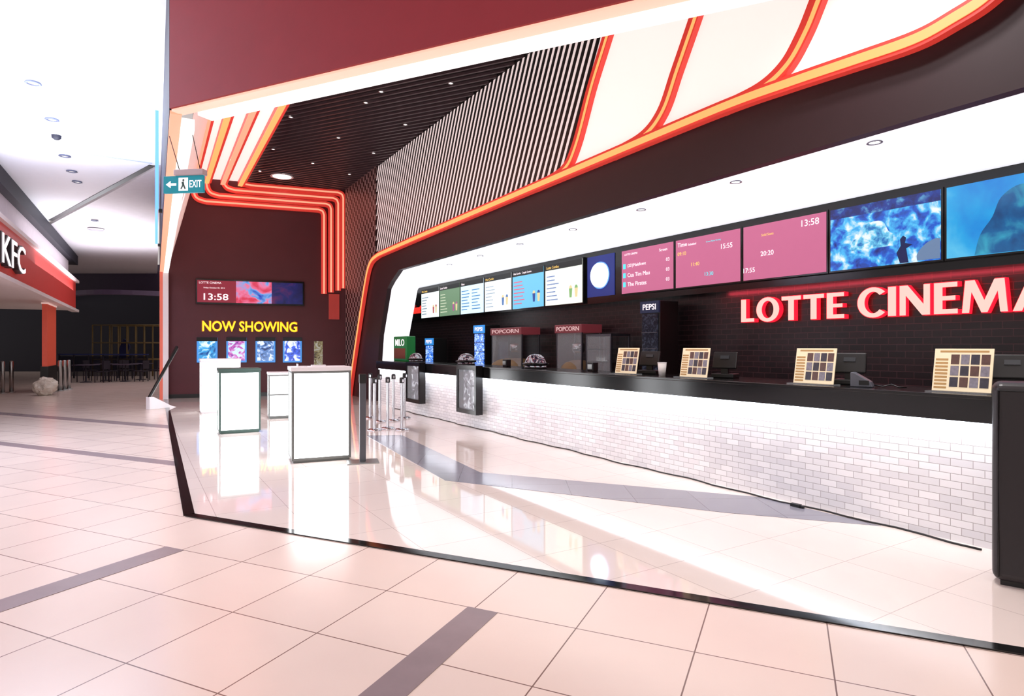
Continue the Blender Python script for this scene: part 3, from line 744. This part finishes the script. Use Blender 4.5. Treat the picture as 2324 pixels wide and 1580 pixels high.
# ---------------------------------------------------------------- black upholstered block
X,Y=gp(2252,1330)
M=frame((X,Y),(.788,-.615),.006)
t=thing('upholstered_block','tall black leather padded block beside the counter end','padded block',M)
o=part(t,'body',G().box(0,.9,0,.34,.03,1.27),m_leath,bevel=.05); o.modifiers[0].segments=5
part(t,'plinth',G().box(.04,.86,.04,.30,0,.03),m_black)
part(t,'seam',G().tube([(.03,-.003,.06),(.03,-.003,1.22),(.87,-.003,1.22)],.006),m_black)
# ---------------------------------------------------------------- exit sign
Ys=6.05
x0=(368-CX)/F*Ys
M=frame((x0,Ys+.02),(1,-.12),H+(HY-438)/F*Ys)
t=thing('exit_sign','teal hanging exit sign with arrow and running figure','exit sign',M)
w=.425;h=.17
part(t,'panel',G().box(0,w,0,.03,0,h),mat('exit_teal',C(0,100,112),.4,emit=C(0,120,135),es=.8),bevel=.004)
part(t,'lettering',textg('EXIT',w*.66,h*.3,.07,w*.3,.002,.01,y=-.001),m_tw)
part(t,'arrow',G().prism([(.03,h*.5),(.08,h*.5+.035),(.08,h*.5+.012),(.14,h*.5+.012),(.14,h*.5-.012),(.08,h*.5-.012),(.08,h*.5-.035)],-.004,-.001),m_tw)
part(t,'pictogram_field',G().box(.165,.265,-.003,-.001,h*.12,h*.88),m_tw)
g=G(); k=h*.5
g.lathe([(.001,-.006),(.011,-.006),(.011,-.003)],cx=.218,cz=k+.04,axis='y',n=12)
g.prism([(.198,k+.02),(.221,k+.028),(.229,k-.01),(.243,k-.045),(.231,k-.05),(.215,k-.018),(.198,k-.05),(.186,k-.045),(.205,k-.008)],-.006,-.003)
part(t,'running_figure',g,m_greenf)
part(t,'housing',G().box(.12,w+.01,-.02,.06,h,h+.06),mat('grey_housing',C(190,170,175),.4),bevel=.01)
zt_=3.60-WM[t].translation.z
part(t,'hanger',G().tube([(.16,.02,h+.06),(.05,.02,zt_)],.004),m_black)
part(t,'hanger',G().tube([(.38,.02,h+.06),(.30,.02,zt_)],.004),m_black)
# ---------------------------------------------------------------- floor board stand
X,Y=gp(338,930)
M=frame((X,Y),(.5,1),0)
t=thing('poster_stand','thin leaning dark poster stand with white foot','poster stand',M)
part(t,'foot',G().prism([(0,0),(.7,0),(.55,.05),(.1,.3),(0,.3)],-.03,.12),m_white,bevel=.01)
part(t,'board',G().prism([(.0,.3),(.05,.3),(.75,1.5),(.71,1.52)],0,.05),m_black)
part(t,'poster',G().prism([(.055,.32),(.065,.31),(.75,1.45),(.74,1.46)],-.002,.03),m_steel)
# ---------------------------------------------------------------- mall side
Cn=(.13-.585*5.5,5.5)
dA=gp(345,375,ZM);dB=gp(115,500,ZM)
ext=lambda a,b,t:(a[0]+(b[0]-a[0])*t,a[1]+(b[1]-a[1])*t)
Sfar=(.13-.585*34,34)
tS=(.13-.585*dA[1]+0.0,dA[1])
struct('ceiling.003',G().slab([Cn,(7.2,.95),(7.2,-6),(-45,-6),(-45,30),ext(dA,dB,2.2),dA,tS],ZM,ZM+.1),m_ceil)
struct('ceiling.004',G().slab([tS,(dA[0]-.02,dA[1]+.25),(ext(dA,dB,2.2)[0]-.02,ext(dA,dB,2.2)[1]+.3),(-45,30.4),(-45,34),Sfar],ZM+.02,ZM+.12),mat('mall_ceiling_far',C(206,200,206),.6))
sa=gp(0,320,ZM);sb_=gp(345,370,ZM)
def seam(nm,a,b,w,m,z=ZM-.004):
    d=Vector((b[0]-a[0],b[1]-a[1])).normalized();n=Vector((-d.y,d.x))*w/2
    struct(nm,G().slab([(a[0]+n.x,a[1]+n.y),(b[0]+n.x,b[1]+n.y),(b[0]-n.x,b[1]-n.y),(a[0]-n.x,a[1]-n.y)],z-.01,z),m)
seam('trim_19',ext(sb_,sa,2.5),sb_,.05,mat('seam_grey',C(180,190,205),.6))
seam('trim_20',dA,ext(dA,dB,1.0),.12,m_black)
struct('wall_far',G().box(-60,10,37,37.2,0,6),m_navy,MW)
struct('wall_far.001',G().box(-60,-16.5,33.5,33.7,4.4,6),mat('bulkhead_purple',C(60,48,70),.5),MW)
arc=[]
for i in range(25):
    t_=i/24; arc.append((-27+11*t_,36.5-4.5*math.sin(math.pi*t_)))
arc2=[(x,y+.4) for x,y in reversed(arc)]
struct('trim_22',G().slab(arc+arc2,4.25,4.5),mat('balcony_purple',C(110,92,122),.5))
first=None
for p in ((75,187),(118,270),(147,353),(163,388),(175,412),(215,500)):
    x,y=gp(p[0],p[1],ZM); M=at(MW,x,y,ZM)
    if first is None:
        first=thing('ceiling_downlight','white recessed downlight in the bright mall ceiling','downlight',M,group='mall ceiling downlights')
        part(first,'rim',G().lathe([(.10,.0),(.11,-.02),(.075,-.03),(.075,.0)],n=18),mat('rim_grey',C(90,95,120),.4))
        part(first,'lens',G().lathe([(.001,-.008),(.075,-.008),(.075,.0)],n=18),m_whiteled)
    else: dup(first,M)
x,y=gp(128,300,ZM)
t=thing('dome_camera','small dark security dome camera under the mall ceiling','security camera',at(MW,x,y,ZM))
part(t,'mount',G().lathe([(.1,0),(.1,-.05),(.08,-.06),(.001,-.06)],n=20),m_white)
part(t,'dome',G().lathe([(.08,-.06),(.075,-.11),(.04,-.14),(.001,-.15)],n=20),m_navy)
x,y=gp(218,520,ZM)
t=thing('ceiling_speaker','round grey ceiling speaker in the mall ceiling','speaker',at(MW,x,y,ZM))
part(t,'grille',G().lathe([(.001,-.03),(.2,-.03),(.24,0)],n=24),mat('spk',C(150,145,160),.5));part(t,'rim',G().lathe([(.24,0),(.26,-.02),(.24,-.03)],n=24),m_white)
# fast food shop front
xk0,xk1=11.,29.7
m_kfc=mat('shop_red',C(190,54,48),.45,emit=C(200,54,44),es=.18)
m_soff=mat('shop_soffit',C(222,205,205),.5,emit=C(255,225,215),es=.06)
t=thing('shop_fascia','red shop fascia with white trim above the restaurant front','shop front',MK)
part(t,'fascia_board',G().box(xk0,xk1,-.15,0,3.06,4.2),m_kfc,'red fascia board')
part(t,'top_trim',G().box(xk0,xk1+.3,-.25,0,4.2,4.3),m_soff,'white top trim')
part(t,'bottom_trim',G().box(xk0,xk1+.2,-.25,0,2.96,3.06),m_soff,'white lower trim')
kx=hit(MK,6,600,-.28)[0]; kw=hit(MK,58,600,-.28)[0]-kx
part(t,'lettering',textg('KFC',kx-.06,3.24,.68,kw,.12,.01,y=-.15),m_black,'black letter sides')
part(t,'lettering',textg('KFC',kx,3.26,.64,kw,.01,.0,y=-.275),m_tw,'white letter faces')
struct('ceiling.006',G().box(xk0,xk1,.01,5,3.02,3.06),m_soff,MK)
struct('wall_shop',G().box(xk0,xk1+6,5,5.2,0,5.5),m_navy,MK)
struct('wall_shop.001',G().box(xk0,xk1,.1,5,4.32,5.1),mat('upper_shop',C(225,212,220),.6),MK)
struct('trim_21',G().box(xk0-2,xk1+1.5,-.1,.5,5.1,5.49),m_navy,MK)
xc=hit(MK,109,800)[0]; xd=hit(MK,129,800)[0]
t=thing('shop_column','slim square orange column with dark base at shop front','column',at(MK,xc,0.02,0))
part(t,'shaft',G().box(0,xd-xc,0,.14,.85,2.9),m_orangep)
part(t,'base',G().box(-.03,xd-xc+.03,-.03,.18,0,.85),m_black)
part(t,'cap',G().box(-.02,xd-xc+.02,-.02,.16,2.9,2.95),m_whitepink)
t=thing('shop_counter','dark low counter inside the restaurant','counter',at(MK,17,2.2,0))
part(t,'body',G().box(0,7,0,.6,0,.95),m_navy);part(t,'countertop',G().box(-.03,7.03,-.05,.65,.95,1.0),mat('shop_top',C(90,70,80),.3))
first=None
for px,py in ((6,893),(26,891),(136,888),(146,886),(156,884)):
    X,Y=gp(px,py);M=at(MW,X,Y,0)
    if first is None:
        first=thing('gate_post','pale metal gate post at the shop entrance','gate post',M,group='shop gate posts')
        part(first,'post',G().lathe([(.001,0),(.06,0),(.06,1.0),(.05,1.03),(.001,1.04)],n=16),m_steel)
        part(first,'base',G().lathe([(.001,0),(.12,0),(.12,.02),(.06,.03)],n=16),m_steel)
    else: dup(first,M)
X,Y=gp(103,897)
bm=bmesh.new(); bmesh.ops.create_icosphere(bm,subdivisions=4,radius=.3)
for v in bm.verts:
    n_=noise.noise(v.co*7)*.09+noise.noise(v.co*17)*.05
    v.co=v.co*(1+n_*2.2); v.co.z=max(v.co.z*.95+.27,0)
me=bpy.data.meshes.new('bag');bm.to_mesh(me);bm.free();me.materials.append(m_foil)
o=_obj('plastic_bag',me,at(MW,X,Y,0)); o['label']='crumpled pale plastic wrapped bundle on the floor';o['category']='bag'
ybase=31.
x0=(210-CX)/F*ybase;x1=(366-CX)/F*ybase
m_ypipe=mat('yellow_pipe',C(104,84,40),.5)
t=thing('play_frame','large dim yellow pipe play frame in dark hall','play frame',at(MW,x0,ybase,0))
w=x1-x0
for i in range(9):
    for yy in (0,1.5): part(t,'upright',G().tube([(w*i/8,yy,0),(w*i/8,yy,2.6)],.035,8),m_ypipe)
for zz in (.85,1.7,2.6):
    for yy in (0,1.5): part(t,'rail',G().tube([(0,yy,zz),(w,yy,zz)],.035,8),m_ypipe)
part(t,'play_panel',G().prism(smooth([(w*.3,.9),(w*.35,1.4),(w*.42,1.9),(w*.5,1.5),(w*.45,1.1),(w*.5,.9)],4),.2,.3),mat('play_blue',C(30,34,80),.5))
t=thing('glass_railing','long low railing with glass panels in the hall','railing',at(MW,(135-CX)/F*29,29,0))
w=(334-135)/F*29
for i in range(7): part(t,'post',G().box(w*i/6-.03,w*i/6+.03,-.03,.03,0,1.1),m_dsteel)
part(t,'handrail',G().box(-.05,w+.05,-.04,.04,1.1,1.16),mat('blue_rail',C(50,60,110),.4));part(t,'glass_pane',G().box(0,w,-.005,.005,.1,1.05),mat('dark_glass',C(30,30,50),.1,alpha=.5))
m_ch=mat('dark_chair',C(40,32,44),.5)
def chair(M):
    c=thing('dining_chair','dark cafe chair in the dim food hall','chair',M,group='food hall chairs')
    part(c,'seat',G().box(-.21,.21,-.21,.21,.43,.47),m_ch); part(c,'backrest',G().box(-.21,.21,.18,.21,.55,.9),m_ch)
    for a in (-.19,.17):
        for b in (-.19,.17): part(c,'leg',G().box(a,a+.025,b,b+.025,0,.43 if b<0 else .9),m_ch)
    return c
ft=None;fc=None
for px,py in ((195,868),(240,864),(285,866),(320,862)):
    X,Y=gp(px,py);M=at(MW,X,Y,0)
    if ft is None:
        ft=thing('cafe_table','small square cafe table in the dim food hall','table',M,group='food hall tables')
        part(ft,'tabletop',G().box(-.35,.35,-.35,.35,.72,.75),mat('tbl',C(90,80,95),.3));part(ft,'pedestal_leg',G().lathe([(.001,0),(.22,0),(.22,.02),(.03,.04),(.03,.72)],n=14),m_ch)
    else: dup(ft,M)
    for sgn in (-1,1):
        Mc=at(MW,X+.68*sgn,Y,0,rot=-sgn*math.pi/2)
        if fc is None: fc=chair(Mc)
        else: dup(fc,Mc)
# ---------------------------------------------------------------- lights
def light(kind,name,loc_,energy,col,size=1,sy=None,rot=(0,0,0),spot=None,blend=.8,mw=None):
    l=bpy.data.lights.new(name,kind);l.energy=energy;l.color=col[:3]
    if kind=='AREA':
        l.size=size
        if sy: l.shape='RECTANGLE';l.size_y=sy
    else: l.shadow_soft_size=size
    if spot: l.spot_size=spot; l.spot_blend=blend
    o=bpy.data.objects.new(name,l);sc.collection.objects.link(o)
    if mw is not None: o.matrix_world=mw
    else: o.location=loc_;o.rotation_euler=rot
    return o
def aim(M,x,y,z,dy,dz):
    X=M.to_3x3()@Vector((1,0,0)); Z=-(M.to_3x3()@Vector((0,dy,dz))).normalized(); Y=Z.cross(X)
    p=M@Vector((x,y,z)); m=Matrix.Identity(4)
    for i in range(3): m[i][0]=X[i];m[i][1]=Y[i];m[i][2]=Z[i];m[i][3]=p[i]
    return m
light('AREA','counter_led_tape',None,52,(.93,.96,1),Lc,.02,mw=aim(MC,cs0+Lc/2,-.085,.93,.55,-.8))
xl0=hit(MWs,1640,700)[0]
light('AREA','sign_red_tape',None,26,(1,.06,.10),.4-xl0,.03,mw=aim(MWs,(xl0+.4)/2,-.16,2.36,.45,-.9))
light('AREA','mall_fill_down',(-2,-2.5,5.3),240,(1,.90,.86),8,5)  # added overhead fill, out of view, for ambient light in the mall
light('AREA','mall_ceiling_wash',(-10,8,4.0),1700,(.78,.86,1),8,8,(math.pi,0,0))  # added floating fill, no fixture, brightens the mall ceiling from below
light('AREA','mall_ceiling_wash_far',(-15,21,3.8),560,(.92,.93,1),6,8,(math.pi,0,0))  # same kind of added fill, no fixture, for the far ceiling
for x,y,en in ((-3.6,10.5,300),(-5.2,13.2,300),(-1.4,7.6,330),(-7.2,15.6,300)):
    light('SPOT','lobby_spot',(x,y,ZC-.15),en,(1,.92,.89),.12,spot=1.75,blend=1)
x,y=P2(MF,0.5,5.2); light('SPOT','lobby_spot',(x,y,5.6),340,(1,.95,.94),.15,spot=2.2,blend=1)
light('SPOT','lobby_spot',(1.9,4.4,5.6),330,(1,.96,.96),.15,spot=2.2,blend=1)  # added out of view to brighten the floor on the right
w_=bpy.data.worlds.new('world');sc.world=w_;w_.use_nodes=True
w_.node_tree.nodes['Background'].inputs[0].default_value=(1,.91,.89,1);w_.node_tree.nodes['Background'].inputs[1].default_value=.6
# ---------------------------------------------------------------- camera
cam=bpy.data.cameras.new('camera');cam.sensor_width=36;cam.lens=F/2324*36;cam.shift_y=-3/2324;cam.clip_end=200
co=bpy.data.objects.new('camera',cam);sc.collection.objects.link(co);co.location=CAM;co.rotation_euler=(math.pi/2,0,0)
sc.camera=co
